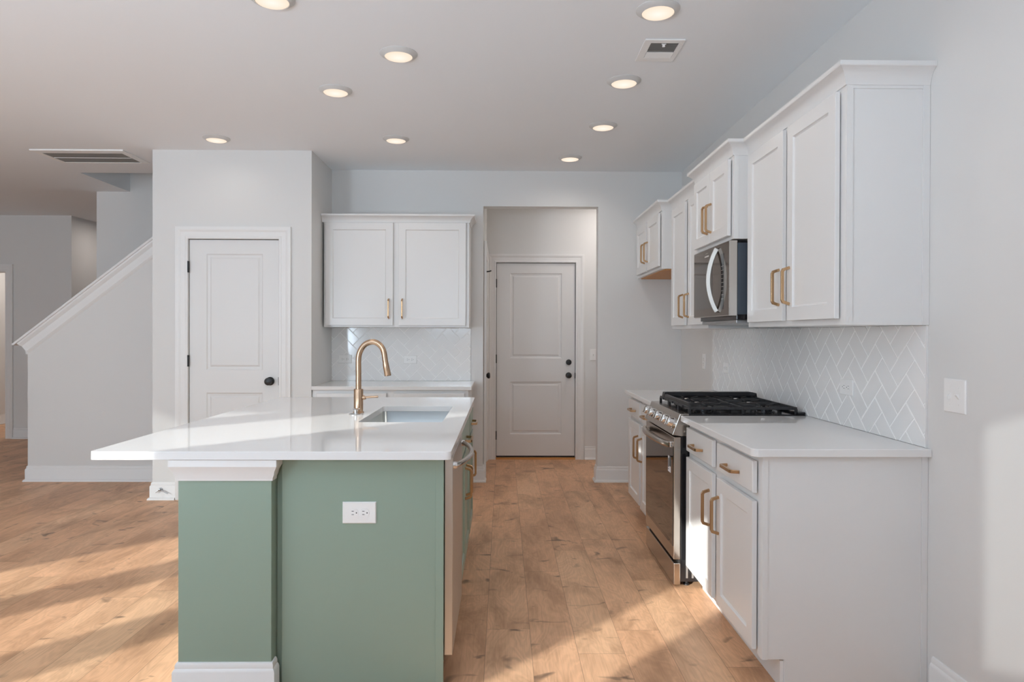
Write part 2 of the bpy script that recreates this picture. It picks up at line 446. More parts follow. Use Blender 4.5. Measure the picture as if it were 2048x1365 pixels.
def pane_mat(name, col):
    m = bpy.data.materials.new(name); m.use_nodes = True; nt = m.node_tree; nt.nodes.clear()
    o = nt.nodes.new('ShaderNodeOutputMaterial'); t = nt.nodes.new('ShaderNodeBsdfTransparent'); t.inputs[0].default_value = (*col, 1)
    g = nt.nodes.new('ShaderNodeBsdfGlossy'); g.inputs['Roughness'].default_value = .02
    mx = nt.nodes.new('ShaderNodeMixShader'); mx.inputs[0].default_value = .05
    nt.links.new(t.outputs[0], mx.inputs[1]); nt.links.new(g.outputs[0], mx.inputs[2]); nt.links.new(mx.outputs[0], o.inputs[0])
    return m
M['pane'] = pane_mat('clear_pane', (.97, .98, .97)); M['sun_dimmer'] = pane_mat('sun_dimming_pane', (.34, .35, .35))  # second, darker pane added at two windows to weaken their sun patches
for n, s, a0, a1, z0, z1 in WINDOWS:
    bm = B(); w_ = bpy.data.objects[n]
    if s == 'rear': box(bm, a0, a1, REAR_Y-.098, REAR_Y-.092, z0, z1)
    else: box(bm, LEFT_X-.098, LEFT_X-.092, a0, a1, z0, z1)
    ob('pane', bm, M['sun_dimmer' if n in ('window_5', 'window_6') else 'pane'], w_)

# staircase and its sloping half wall
SLY = 6.126
def zc(x): return 1.217 + (x + 4.317)*(2.151-1.217)/(4.317-3.109)      # top of the cap
bm = B(); prism(bm, [(-4.205, 0), (PX0+.01, 0), (PX0+.01, zc(PX0+.01)-.06), (-4.205, zc(-4.205)-.06)], f_xz, SLY, SLY+.12)
struct('wall_stair', bm, M['wall'])
cs = math.atan((2.151-1.217)/(4.317-3.109))
def slope_pt(s, n, y):   # s along the slope from the cap's lower tip, n downward from the cap top
    return (-4.317 + s*math.cos(cs) + n*math.sin(cs), y, 1.217 + s*math.sin(cs) - n*math.cos(cs))
SL = (PX0 - .002 + 4.317)/math.cos(cs)
bm = B()
prism(bm, [(0, 0), (SL, 0), (SL - .0, .020), (0, .020)], lambda a, b, h: slope_pt(a, b, h), SLY-.045, SLY+.165)
struct('trim_1', bm, M['trim'], bevel=.003)
bm = B()
prof = [(0, .020), (.034, .020), (.032, .034), (.024, .048), (.016, .060), (.014, .118), (.008, .130), (0, .142)]
loft(bm, [[slope_pt(.052 + o*-.6 + n*.0, n, SLY - o) for o, n in prof], [slope_pt(SL-.10, n, SLY - o) for o, n in prof]])
box(bm, -4.225, -4.205, SLY, SLY+.12, zc(-4.215)-.17, zc(-4.215)-.045)
struct('trim_2', bm, M['trim'])
bm = B()
nst = 11
poly = [(-4.06, 0)]
for k in range(nst):
    poly += [(-4.06+.245*k, .19*(k+1)), (-4.06+.245*(k+1), .19*(k+1))]
poly += [(-4.06+.245*nst, 0)]
plate(bm, poly, [], f_xz, SLY+.122, 7.098); struct('trim_3', bm, M['floor'])

# baseboards
baseboard('baseboard_stair', [(PX0, SLY), (-4.205, SLY), (-4.205, SLY+.12)])
baseboard('baseboard_pantry', [(-2.584, YP), (PX0, YP), (PX0, SLY)])
baseboard('baseboard_pantry_right', [(PX1, YP+.0), (-1.676, YP)])
baseboard('baseboard_back_right', [(XW-.02, YB), (.843, YB), (.843, YB+.12)])
baseboard('baseboard_back_left', [(-.178, YB+.12), (-.178, YB), (-.272, YB)])
baseboard('baseboard_right', [(XW, -.56), (XW, 2.50)][::1])
baseboard('baseboard_hall', [(1.59, HY), (.858, HY)])
baseboard('baseboard_far', [(-5.345, FYW+1.2), (-5.345, FYW), (-6.055, FYW)])
baseboard('baseboard_closet', [(-7.20, FYW+.14), (-7.20, 10.6)][::-1])
baseboard('baseboard_stair_back', [(-4.17, 7.22), (-4.17, 7.10), (-4.09, 7.10)][::-1])

# ------------------------------------------------------------------ doors
def panel_door(name, F, u0, u1, v0, v1, panels, t=.035):
    """two-panel interior door, front at depth 0"""
    bm = B(); pu0, pu1 = panels[0][0], panels[0][1]
    fbox(bm, F, u0, pu0, v0, v1, -t, 0); fbox(bm, F, pu1, u1, v0, v1, -t, 0)
    vs = [v0] + [q for p in sorted(panels, key=lambda p: p[2]) for q in (p[2], p[3])] + [v1]
    for k in range(0, len(vs), 2): fbox(bm, F, pu0, pu1, vs[k], vs[k+1], -t, 0)
    for a0, a1, b0, b1 in panels:
        rings_panel(bm, F, a0, a1, b0, b1, [(0, 0), (.010, -.007), (.026, -.0085), (.040, -.0025), (.046, -.0025)], back=-t)
    bmesh.ops.remove_doubles(bm, verts=bm.verts[:], dist=1e-5)
    return struct(name, bm, M['door'])
def hinge(parent, F, u, v, d=.004, h=.09):
    bm = B(); tube(bm, [F(u, v-h/2, d), F(u, v+h/2, d)], .0075, 10)
    fbox(bm, F, u-.010, u+.006, v-h/2, v+h/2, d-.012, d-.002)
    return ob('hinge', bm, M['blackhw'], parent, smooth=40)
def knob(parent, F, u, v, big=1.):
    p = F(u, v, 0); bm = B()
    lathe(bm, [(.032*big, 0), (.032*big, .006), (.029*big, .010), (.013*big, .012), (.012*big, .030), (.020*big, .036), (.0275*big, .044), (.0285*big, .054), (.0255*big, .062), (.014*big, .066), (0, .0665)], p, F.N)
    return ob('knob', bm, M['blackhw'], parent, smooth=50)

F = FY(YP+.012)
d1 = panel_door('door_1', F, -2.482, -1.778, .012, 2.056, [(-2.350, -1.905, 1.025, 1.946), (-2.350, -1.905, .22, .845)])
for v in (1.841, 1.098, .24): hinge(d1, FY(YP), -2.487, v, .006)
knob(d1, F, -1.846, .937, 1.05)
bm = B(); fbox(bm, FY(YP), -1.7785, -1.772, .905, .970, -.02, .0045); ob('latch_plate', bm, M['blackhw'], d1)
casing('trim_4', FY(YP), -2.487, -1.773, 2.062)
bm = B(); box(bm, -2.487, -1.773, YP+.05, YP+.115, 0, .010); box(bm, -2.487, -1.773, YP+.085, YP+.115, .010, 2.062)
struct('trim_5', bm, M['trim'])

F = FY(HY+.014)
d2 = panel_door('door_2', F, -.068, .755, .036, 2.058, [(.072, .616, 1.060, 1.953), (.072, .616, .262, .815)])
for v in (1.846, 1.055, .253): hinge(d2, FY(HY), -.072, v, .006)
knob(d2, F, .690, .882, 1.0)
bm = B(); lathe(bm, [(.030, 0), (.030, .010), (.027, .016), (.010, .018), (0, .018)], F(.690, 1.020, 0), F.N); ob('deadbolt', bm, M['blackhw'], d2, smooth=40)
bm = B(); fbox(bm, FY(HY), .753, .7605, .85, .91, -.02, .004); ob('strike_plate', bm, M['blackhw'], d2)
bm = B(); fbox(bm, F, -.066, .753, .020, .036, -.03, -.004); ob('door_gap_shade', bm, M['blackhw'], d2)  # dark strip standing in for the shade in the gap below the door
casing('trim_6', FY(HY), -.073, .760, 2.064, .93)
bm = B(); box(bm, -.073, .760, HY-.012, HY+.10, 0, .018); ob_thr = struct('trim_7', bm, M['oak'])
bm = B(); box(bm, -.073, .760, HY+.06, HY+.115, .018, 2.064); struct('door_shade_backing', bm, M['shadow'])  # dark sheet behind the door, shade of its gaps put into the colour

F = FXp(HX-.012)
d3 = panel_door('door_3', F, 6.305, 7.055, .012, 2.056, [(6.43, 6.93, 1.03, 1.94), (6.43, 6.93, .22, .85)])
for v in (1.83, 1.05, .25): hinge(d3, FXp(HX), 6.300, v, .010)
knob(d3, F, 6.36, .93)
bm = B(); tube(bm, [(HX+.006, 6.30, 1.885), (HX+.045, 6.29, 1.890), (HX+.060, 6.27, 1.893)], .006, 8); tube(bm, [(HX+.006, 6.30, 1.86), (HX+.006, 6.30, 1.90)], .009, 10)
ob('hinge_stop', bm, M['blackhw'], d3, smooth=40)
casing('trim_9', FXp(HX), 6.300, 7.060, 2.062)

casing('trim_10', FY(FYW), -7.01, -6.152, 2.062)
F = FXp(-6.975)
d4 = panel_door('door_4', F, 8.695, 9.46, .012, 2.056, [(8.82, 9.33, 1.03, 1.94), (8.82, 9.33, .22, .85)])
knob(d4, F, 9.40, .945)

# ================================================================== PANTRY BASEBOARD STOP
t = thing('door_stop', 'small grey metal door stop on the white baseboard beside the pantry door', 'door stop', (-2.695, YP-.02, .075))
bm = B(); lathe(bm, [(.014, 0), (.014, .004), (.006, .008), (.006, .020), (.009, .026), (0, .030)], (-2.695, YP-.0155, .085), (0, -1, 0), 16); ob('base', bm, M['galv'], t, smooth=40)
bm = B(); tube(bm, [(-2.695, YP-.030, .085), (-2.665, YP-.034, .072), (-2.630, YP-.034, .055)], .0042, 8); tube(bm, [(-2.695, YP-.030, .085), (-2.728, YP-.034, .064)], .0045, 8)
ob('shadow_arms', bm, M['galv'], t, smooth=40)  # grey arms modelled in the shape of the stop's cast shadow

# ================================================================== CEILING
def ceiling_light(x, y, label):
    t = thing('ceiling_light', label, 'ceiling light', (x, y, H), 'recessed ceiling lights')
    bm = B(); prof = [(.070, 0), (.097, 0), (.097, -.003), (.090, -.009), (.078, -.016), (.072, -.019), (.070, -.016)]
    n = 40
    loft(bm, [[(x+math.cos(2*math.pi*q/n)*r, y+math.sin(2*math.pi*q/n)*r, H+d) for r, d in prof] for q in range(n)], close=True)
    ob('trim_ring', bm, M['ring'], t, smooth=40)
    bm = B(); lathe(bm, [(.0705, .0), (.0705, .016), (.067, .0195), (.04, .0215), (0, .022)], (x, y, H), (0, 0, -1), 40)
    ob('diffuser', bm, M['emit'], t, smooth=60, label='lit warm white diffuser')
    return t
L0 = ceiling_light(.684, 3.046, 'lit recessed ceiling light nearest the square supply vent')
for x, y, lab in ((-.543, 3.552, 'lit recessed ceiling light directly above the bronze faucet, the nearer of two there'),
                  (-.998, 4.092, 'lit recessed ceiling light above the island, left of the one over the faucet'),
                  (-2.129, 5.123, 'lit recessed ceiling light just in front of the wall above the pantry door'),
                  (-.798, 5.106, 'lit recessed ceiling light just in front of the white back upper cabinet'),
                  (.685, 3.91, 'lit recessed ceiling light just beyond the square supply vent'),
                  (.688, 4.749, 'lit recessed ceiling light second beyond the square supply vent'),
                  (.543, 5.616, 'lit recessed ceiling light nearest the hall opening'),
                  (-.998, 2.972, 'lit recessed ceiling light cut by the top edge of the photo')):
    copy_thing(L0, (x, y, H), lab)
L0['label'] = 'largest lit recessed ceiling light at the upper right, nearest the vent'
LAMP_W = .70
for x, y in ((.684, 3.046), (-.543, 3.552), (-.998, 4.092), (-2.129, 5.123), (-.798, 5.106), (.685, 3.91), (.688, 4.749), (.543, 5.616), (-.998, 2.972), (.684, 1.95), (-.75, 1.75)):  # last two positions are unseen extra spots, added to brighten the front
    l = bpy.data.lights.new('lamp_and_fill_spot', 'SPOT'); l.energy = LAMP_W*(1.0 if x < -2 else 4); l.spot_size = math.radians(165); l.spot_blend = .9
    l.shadow_soft_size = .0; l.color = (1.0, .92, .84)
    o = bpy.data.objects.new('lamp_and_fill_spot', l); COL.objects.link(o); o.location = (x, y, H-.03)

l = bpy.data.lights.new('stairwell_fill', 'AREA'); l.size = .5; l.energy = .7; l.color = (.95, .97, 1.0)  # unseen fill added to brighten the dark stair opening
o = bpy.data.objects.new('stairwell_fill', l); COL.objects.link(o); o.location = (-2.6, 6.68, 4.55)
for nm, p, w in (('hall_lamp', (1.15, 6.65, H-.03), 3.0), ('closet_lamp', (-6.4, 9.7, H-.03), 6.0), ('alcove_fill', (-4.75, 8.9, H-.03), 2.0)):  # alcove entry is an unseen fill, added to brighten the far left
    l = bpy.data.lights.new(nm, 'AREA'); l.shape = 'DISK'; l.size = .16; l.energy = w; l.color = (1.0, .90, .84)
    o = bpy.data.objects.new(nm, l); COL.objects.link(o); o.location = p

# supply vent
t = thing('ceiling_vent', 'small square white supply vent with dark louvres on the kitchen ceiling', 'vent', (.79, 3.47, H))
bm = B(); x0, x1, y0, y1 = .690, .888, 3.345, 3.610
plate(bm, rect(x0, x1, y0, y1), [rect(.727, .866, 3.382, 3.560)], f_xy, H-.008, H-.0005); ob('frame', bm, M['plastic'], t, bevel=.003)
bm = B()
for k in range(9):
    y = 3.388+.0115*k; prism(bm, [(y, H-.004), (y+.0012, H-.004), (y+.007, H-.016+.015), (y+.0058, H-.016+.015)], lambda a, b, h: (h, a, b), .728, .865)
ob('louver', bm, M['galv'], t)
bm = B()
for k in range(7):
    y = 3.495+.0095*k; prism(bm, [(y, H-.006), (y+.009, H-.0085), (y+.009, H-.0075), (y, H-.005)], lambda a, b, h: (h, a, b), .728, .865)
ob('deflector', bm, M['plastic'], t)
bm = B(); box(bm, .727, .866, 3.382, 3.50, H-.0012, H-.0006); ob('duct_shade', bm, M['filter'], t)  # flat grey sheet, the shade inside the duct put into its colour
bm = B(); box(bm, .785, .797, 3.392, 3.40, H-.020, H-.006); box(bm, .780, .802, 3.388, 3.393, H-.010, H-.007); ob('lever', bm, M['plastic'], t)

# return grille
t = thing('return_grille', 'wide white return air grille with two grey filter strips on ceiling by stairs', 'vent', (-3.36, 5.66, H))
x0, x1, y0, y1 = -3.735, -3.000, 5.455, 5.865
bm = B(); plate(bm, rect(x0, x1, y0, y1), [rect(-3.690, -3.055, 5.540, 5.838)], f_xy, H-.012, H-.0005); box(bm, -3.6905, -3.0545, 5.6845, 5.6915, H-.012, H-.002); ob('frame', bm, M['plastic'], t, bevel=.003)
bm = B(); box(bm, -3.690, -3.055, 5.540, 5.838, H-.002, H-.001); ob('filter', bm, M['filter'], t)
for a, b_ in ((5.540, 5.686), (5.690, 5.838)):
    bm = B(); k = -3.688
    while k < -3.058:
        prism(bm, [(k, H-.010), (k+.001, H-.010), (k+.006, H-.003), (k+.005, H-.003)], lambda p, q, h: (p, h, q), a, b_); k += .0105
    ob('louver', bm, M['filter'], t)

# ================================================================== BACK CABINETS
CABG = 'white shaker kitchen cabinets'
def carcass(parent, m, a):
    return ob('carcass', bbox(*a), m, parent, bevel=.0015)

t = thing('upper_cabinet', 'white two-door upper cabinet on the back wall left of the hall opening', 'cabinet', (-.89, 5.93, 1.37), CABG)
carcass(t, M['cab'], (-1.500, -.286, 5.767, YB-.001, 1.370, 2.262))
F = FY(5.767)
dl = shaker(t, F, -1.481, -.921, 1.386, 2.244, M['cab']); pull(dl, F, -.955, 1.525, True)
dr = shaker(t, F, -.875, -.313, 1.386, 2.244, M['cab']); pull(dr, F, -.842, 1.525, True)
crown(t, [(-.286, YB-.001), (-.286, 5.767), (-1.516, 5.767)], 2.248, M['cab'], hs=.86)

t = thing('base_cabinet', 'white base cabinet below the back countertop, mostly hidden behind the island', 'cabinet', (-.89, 5.78, 0), CABG)
bm = B(); prism(bm, [(5.475, .108), (5.475, .866), (YB-.001, .866), (YB-.001, 0), (5.55, 0), (5.55, .108)], lambda a, b, h: (h, a, b), PX1+.002, -.275); ob('carcass', bm, M['cab'], t, bevel=.0015)
F = FY(5.475)
for a, b_, pu in ((-1.480, -.925, -1.2), (-.870, -.305, -.59)):
    d = slab(t, F, a, b_, .722, .842, M['cab']); pull(d, F, pu, .782, False)
    dd = shaker(t, F, a, b_, .13, .690, M['cab']); pull(dd, F, b_-.035 if a < -1 else a+.035, .58, True)
bm = B(); box(bm, PX1+.001, -.250, 5.450, YB-.001, .868, .898)
tag(ob('countertop', bm, M['quartz'], bevel=.003), 'narrow white quartz countertop below the back upper cabinet', 'countertop')

# herringbone tiles
def herringbone(name, F, u0, u1, v0, v1, label, shift=(0., 0.)):
    w, g, th = .0795, .0058, .007
    bm = B(); c = math.sqrt(.5)
    tiles = []
    R = int(max(u1-u0, v1-v0)/w)+6
    for i in range(-2*R, 2*R):
        for j in range(-2*R, 2*R):
            ox, oy = i+2*j, i-2*j
            for (a, b, la, lb) in ((0, 0, 2, 1), (2, -1, 1, 2)):
                A0, B0 = (ox+a)*w+g/2, (oy+b)*w+g/2; A1, B1 = (ox+a+la)*w-g/2, (oy+b+lb)*w-g/2
                q = [((A-Bq)*c+shift[0]+u0, (A+Bq)*c+shift[1]+v0) for A, Bq in ((A0, B0), (A1, B0), (A1, B1), (A0, B1))]
                if max(p[0] for p in q) < u0 or min(p[0] for p in q) > u1 or max(p[1] for p in q) < v0 or min(p[1] for p in q) > v1: continue
                # clip to the rectangle
                def clip(poly, ax, lim, sgn):
                    out = []
                    for k in range(len(poly)):
                        p, r = poly[k-1], poly[k]; pi = (p[ax]-lim)*sgn >= 0; ri = (r[ax]-lim)*sgn >= 0
                        if pi != ri:
                            tt = (lim-p[ax])/(r[ax]-p[ax]); out.append((p[0]+(r[0]-p[0])*tt, p[1]+(r[1]-p[1])*tt))
                        if ri: out.append(r)
                    return out
                for ax, lim, sgn in ((0, u0, 1), (0, u1, -1), (1, v0, 1), (1, v1, -1)):
                    q = clip(q, ax, lim, sgn)
                    if len(q) < 3: break
                if len(q) < 3: continue
                ar = abs(sum(q[k-1][0]*q[k][1]-q[k][0]*q[k-1][1] for k in range(len(q))))/2
                if ar < 2e-5: continue
                cx = sum(p[0] for p in q)/len(q); cy = sum(p[1] for p in q)/len(q)
                e = .0012; ins = [(p[0]+(cx-p[0])*e/.05, p[1]+(cy-p[1])*e/.05) for p in q]
                loft(bm, [[F(a_, b_, .002) for a_, b_ in q], [F(a_, b_, th-.001) for a_, b_ in q], [F(a_, b_, th) for a_, b_ in ins]])
    t = thing(name, label, 'backsplash', F((u0+u1)/2, v0, 0))
    ob('tiles', bm, M['tile'], t)
    bm = B(); fbox(bm, F, u0, u1, v0, v1, 0.0005, th-.0014); ob('grout', bm, M['grout'], t)
    return t
herringbone('tile_backsplash', FY(YB), PX1+.001, -.287, .899, 1.369, 'white herringbone tile backsplash on the back wall behind the faucet', (.02, .03))
tbr = herringbone('tile_backsplash', FXm(XW), 2.545, 5.160, .899, 1.357, 'white herringbone tile backsplash on the right wall behind the range', (.013, .045))
bm = B(); box(bm, XW-.009, XW-.0005, 2.540, 2.545, .899, 1.357); ob('edge_strip', bm, M['trim'], tbr)

# ================================================================== OUTLETS AND SWITCHES
def outlet(F, uc, vc, label, horiz=True, w=.118, h=.073, d=0.):
    t = thing('electrical_outlet', label, 'outlet', F(uc, vc-h/2, d), 'white duplex outlets')
    W2, H2 = (w/2, h/2) if horiz else (h/2, w/2)
    bm = B(); rings_panel(bm, F, uc-W2, uc+W2, vc-H2, vc+H2, [(0, d+.003), (.003, d+.006)], back=d+.0004); ob('cover_plate', bm, M['plastic'], t)
    for s in (-1, 1):
        cu, cv = (uc+s*.0195, vc) if horiz else (uc, vc+s*.0195)
        bm = B(); pts = []
        for q in range(24):
            a = 2*math.pi*q/24; rr = .0172
            x, y = rr*math.cos(a), rr*math.sin(a)
            if horiz: y = max(-.0145, min(.0145, y))
            else: x = max(-.0145, min(.0145, x))
            pts.append((cu+x, cv+y))
        loft(bm, [[F(a, b, d+.004) for a, b in pts], [F(a, b, d+.0075) for a, b in pts]])
        rc = ob('receptacle', bm, M['plastic'], t)
        bm = B()
        for k, (da, db) in enumerate(((-.004, .0062), (-.004, -.0062))):
            if horiz: fbox(bm, F, cu+da-.0042, cu+da+.0042, cv+db-.001, cv+db+.001, d+.0076, d+.0079)
            else: fbox(bm, F, cu+db-.001, cu+db+.001, cv-da-.0042, cv-da+.0042, d+.0076, d+.0079)
        cc = (cu+.0095, cv) if horiz else (cu, cv-.0095)
        loft(bm, [[F(cc[0]+.0024*math.cos(a*.7854), cc[1]+.0024*math.sin(a*.7854), dd) for a in range(8)] for dd in (d+.0076, d+.0079)])
        ob('slots', bm, M['ink'], rc)
    return t
outlet(FY(YB-.007), -1.397, 1.090, 'outlet on the herringbone tile left of the bronze faucet')
outlet(FY(YB-.007), -.822, 1.087, 'outlet on the herringbone tile right of the bronze faucet')
outlet(FXm(XW-.007), 3.128, 1.080, 'outlet on the right wall tile above the near white countertop')
outlet(FXm(XW-.007), 4.828, 1.082, 'outlet on the right wall tile beyond the range')
outlet(FXm(XW), 5.391, 1.105, 'upright outlet on the plain wall of the empty fridge space', horiz=False)
outlet(FY(2.528), -.526, .662, 'large white outlet on the sage green end panel of the island', w=.123, h=.080)
def switch(F, uc, vc, gangs, label):
    t = thing('light_switch', label, 'light switch', F(uc, vc-.058, 0))
    W2 = .035 + .023*(gangs-1)
    bm = B(); rings_panel(bm, F, uc-W2, uc+W2, vc-.059, vc+.059, [(0, .003), (.003, .006)], back=.0004); ob('cover_plate', bm, M['plastic'], t)
    for k in range(gangs):
        u = uc + (k-(gangs-1)/2)*.046; up = 1 if k == 0 else -1
        bm = B(); loft(bm, [[F(u+a, vc+b, .005) for a, b in ((-.005, -.011), (.005, -.011), (.005, .011), (-.005, .011))],
                            [F(u+a, vc+b+up*.008, .017) for a, b in ((-.0042, -.004), (.0042, -.004), (.0042, .004), (-.0042, .004))]])
        ob('toggle', bm, M['plastic'], t)
        for s in (-1, 1):
            bm = B(); lathe(bm, [(.0028, .0055), (.0028, .0068), (0, .0072)], F(u, vc+s*.030, 0), F.N, 10); ob('screw', bm, M['plastic'], t, smooth=40)
    return t
switch(FXm(XW), 2.384, 1.107, 2, 'double toggle light switch on the right wall beside the near countertop')
switch(FY(HY), .947, 1.100, 1, 'single light switch in the hall right of the white door')

# ================================================================== RIGHT RUN
def base_cab(y0, y1, doors, label, near_end):
    t = thing('base_cabinet', label, 'cabinet', (1.27, (y0+y1)/2, 0), CABG)
    bm = B(); prism(bm, [(.967, .108), (.967, .866), (XW-.001, .866), (XW-.001, 0), (1.051, 0), (1.051, .108)], lambda a, b, h: (a, h, b), y0, y1); ob('carcass', bm, M['cab'], t, bevel=.0015)
    F = FXm(.967)
    ym = (doors[0][1]+doors[1][0])/2
    for a, b_ in doors:
        d = slab(t, F, a, b_, .722, .842, M['cab']); pull(d, F, (a+b_)/2, .772, False, L=.150)
        dd = shaker(t, F, a, b_, .130, .690, M['cab'])
        pull(dd, F, b_-.036 if b_ < ym else a+.036, .530, True)
    if near_end:
        bm = B(); box(bm, 1.563, XW-.001, y0-.004, y0-.0003, 0, .866); ob('scribe_strip', bm, M['cab'], t)
        bm = B(); box(bm, .9675, .988, y0-.0025, y0-.0003, .108, .866); ob('corner_stile', bm, M['cab'], t)
    bm = B(); box(bm, 1.038, 1.0505, y0+.006, y1, 0, .100); ob('toe_kick', bm, M['trim'], t)
    return t
base_cab(2.540, 3.540, [(2.578, 3.016), (3.080, 3.515)], 'near white base cabinet with two doors and two drawers right of the range', True)
base_cab(4.255, 5.170, [(4.290, 4.675), (4.735, 5.135)], 'far white base cabinet beyond the range, next to the fridge space', False)

def rounded(a0, a1, b0, b1, r00=0, n=6):
    """rectangle whose (a0,b0) corner is rounded"""
    pts = []
    for k in range(n+1):
        an = math.pi + (math.pi/2)*k/n; pts.append((a0+r00+r00*math.cos(an), b0+r00+r00*math.sin(an)))
    return pts + [(a1, b0), (a1, b1), (a0, b1)]
bm = B(); plate(bm, rounded(.921, XW-.001, 2.512, 3.541, .028), [], f_xy, .868, .898)
tag(ob('countertop', bm, M['quartz'], bevel=.003), 'near white quartz countertop right of the range along the right wall', 'countertop')
bm = B(); box(bm, .923, XW-.001, 4.252, 5.185, .868, .898)
tag(ob('countertop', bm, M['quartz'], bevel=.003), 'far white quartz countertop beyond the range along the right wall', 'countertop')

def upper(label, y0, y1, xf, z0, doors, zd0, pz, crown_path, oak=False, gap=False):
    t = thing('upper_cabinet', label, 'cabinet', (1.43, (y0+y1)/2, z0), CABG)
    carcass(t, M['cab'], (xf, XW-.001, y0+.0005, y1-.0005, z0+(.003 if oak else 0), 2.280))
    F = FXm(xf); ym = (doors[0][1]+doors[1][0])/2
    for a, b_ in doors:
        d = shaker(t, F, a, b_, zd0, 2.238, M['cab']); pull(d, F, b_-.032 if b_ < ym+.01 and a < ym-.05 else a+.032, pz, True)
    crown(t, crown_path, 2.250, M['cab'])
    return t
W0 = XW-.001
t = upper('tall near white upper cabinet with two doors on the right wall', 2.540, 3.550, 1.275, 1.358, [(2.577, 3.018), (3.065, 3.505)], 1.382, 1.534, [(W0, 2.54), (1.275, 2.54), (1.275, 3.55)])
bm = B(); box(bm, 1.561, W0, 2.535, 2.5402, 1.358, 2.250); ob('scribe_strip', bm, M['cab'], t)
bm = B(); box(bm, 1.2755, 1.299, 2.536, 2.5402, 1.358, 2.250); box(bm, 1.299, 1.561, 2.537, 2.5402, 2.238, 2.250); box(bm, 1.299, 1.561, 2.537, 2.5402, 1.358, 1.370); ob('end_frame', bm, M['cab'], t)
t = upper('short white upper cabinet above the microwave', 3.550, 4.250, 1.196, 1.818, [(3.580, 3.892), (3.896, 4.215)], 1.838, 1.975, [(1.275, 3.552), (1.196, 3.552), (1.196, 4.248), (1.275, 4.248)])
bm = B(); box(bm, 1.1965, 1.222, 3.5475, 3.5506, 1.818, 2.250); ob('side_stile', bm, M['cab'], t)
t = upper('tall white upper cabinet beyond the microwave', 4.250, 5.160, 1.275, 1.358, [(4.272, 4.646), (4.727, 5.098)], 1.382, 1.515, [(1.275, 4.25), (1.275, 5.16)])
t = upper('short white cabinet with a wooden underside over the empty fridge space', 5.160, 6.090, 1.196, 1.810, [(5.190, 5.592), (5.644, 6.040)], 1.836, 1.985, [(1.275, 5.162), (1.196, 5.162), (1.196, 6.090)], oak=True)
bm = B(); box(bm, 1.225, XW-.002, 5.178, 6.085, 1.806, 1.8128); ob('underside', bm, M['oak'], t, label='unpainted warm wood underside')
bm = B(); box(bm, 1.1965, 1.222, 5.1575, 5.1606, 1.813, 2.250); ob('side_stile', bm, M['cab'], t)

# ------------------------------------------------------------------ microwave
t = thing('microwave', 'dark stainless over-the-range microwave with a curved handle', 'microwave', (1.38, 3.92, 1.40))
y0, y1 = 3.572, 4.230
ob('body', bbox(1.222, XW-.012, y0+.004, y1, 1.398, 1.808), M['gloss'], t, bevel=.002)
bm = B(); box(bm, 1.225, 1.275, y0-.001, y0+.0035, 1.425, 1.800); ob('side_panel', bm, M['slate'], t)
F = FXm(1.222)
bm = B(); rings_panel(bm, F, y0, y1, 1.419, 1.812, [(0, .038), (.003, .041)]); dr = ob('door', bm, M['steel'], t)
bm = B(); fbox(bm, F, y0+.004, y1-.004, 1.423, 1.808, .0405, .043); ob('glass', bm, M['mwglass'], dr)
bm = B(); fbox(bm, F, 3.86, y1-.02, 1.468, 1.728, .043, .0437); ob('window', bm, M['glass'], dr)
bm = B(); fbox(bm, F, 3.655, 3.705, 1.455, 1.755, .043, .0437); cp = ob('control_panel', bm, M['gloss'], dr)
bm = B()
for k in range(9):
    for q in range(3):
        fbox(bm, F, 3.662+.014*q, 3.668+.014*q, 1.51+.022*k, 1.513+.022*k, .0437, .0440)
ob('key_marks', bm, M['mark'], cp)
bm = B(); fbox(bm, F, 3.925, 4.005, 1.766, 1.774, .043, .0436); fbox(bm, F, 3.94, 3.99, 1.787, 1.789, .043, .0436); ob('nameplate', bm, M['mark'], dr)
pts = []
for k in range(25):
    s = k/24; z = 1.444 + (1.792-1.444)*s; o_ = .046 + .042*math.sin(math.pi*s)**.8
    pts.append(F(3.765 + .020*math.sin(math.pi*s), z, o_))
bm = B(); tube(bm, pts, 0, sec=[(-.012, -.009), (.012, -.009), (.012, .009), (-.012, .009)])
ob('handle', bm, M['dull'], t, smooth=40, bevel=.002)
bm = B(); box(bm, 1.225, 1.50, y0+.02, y1-.02, 1.378, 1.3975); ob('vent_base', bm, M['galv'], t, bevel=.004)

# ------------------------------------------------------------------ range
t = thing('gas_range', 'stainless slide-in gas range with black grates between the white base cabinets', 'range', (1.25, 3.90, 0))
y0, y1 = 3.552, 4.243
ob('body', bbox(.925, XW-.014, y0+.004, y1-.004, .030, .896), M['gloss'], t, bevel=.002)
for q in (y0+.05, y1-.05):
    bm = B(); lathe(bm, [(.016, 0), (.016, .008), (.010, .012), (.010, .031)], (.97, q, 0), (0, 0, 1), 14); ob('foot', bm, M['black'], t)
bm = B()
for k in range(4): box(bm, .955+.03*k, .965+.03*k, y0, y0+.0042, .05, .20)
ob('side_rib', bm, M['galv'], t)
F = FXm(.925)
bm = B(); fbox(bm, F, y0, y1, .148, .785, 0, .036); dr = ob('oven_door', bm, M['steel'], t, bevel=.003)
bm = B(); fbox(bm, F, y0+.010, y1-.010, .215, .735, .0358, .0385); ob('glass', bm, M['glass'], dr)
bm = B(); pts = []
for k in range(21):
    s = k/20; pts.append(F(y0+.035 + (y1-y0-.07)*s, .742 + .006*math.sin(math.pi*s), .046 + .042*math.sin(math.pi*s)**.6))
tube(bm, pts, 0, sec=[(-.015, -.009), (-.008, -.013), (.008, -.013), (.015, -.009), (.015, .006), (.0, .011), (-.015, .006)]); hd = ob('handle', bm, M['steel'], dr, smooth=50)
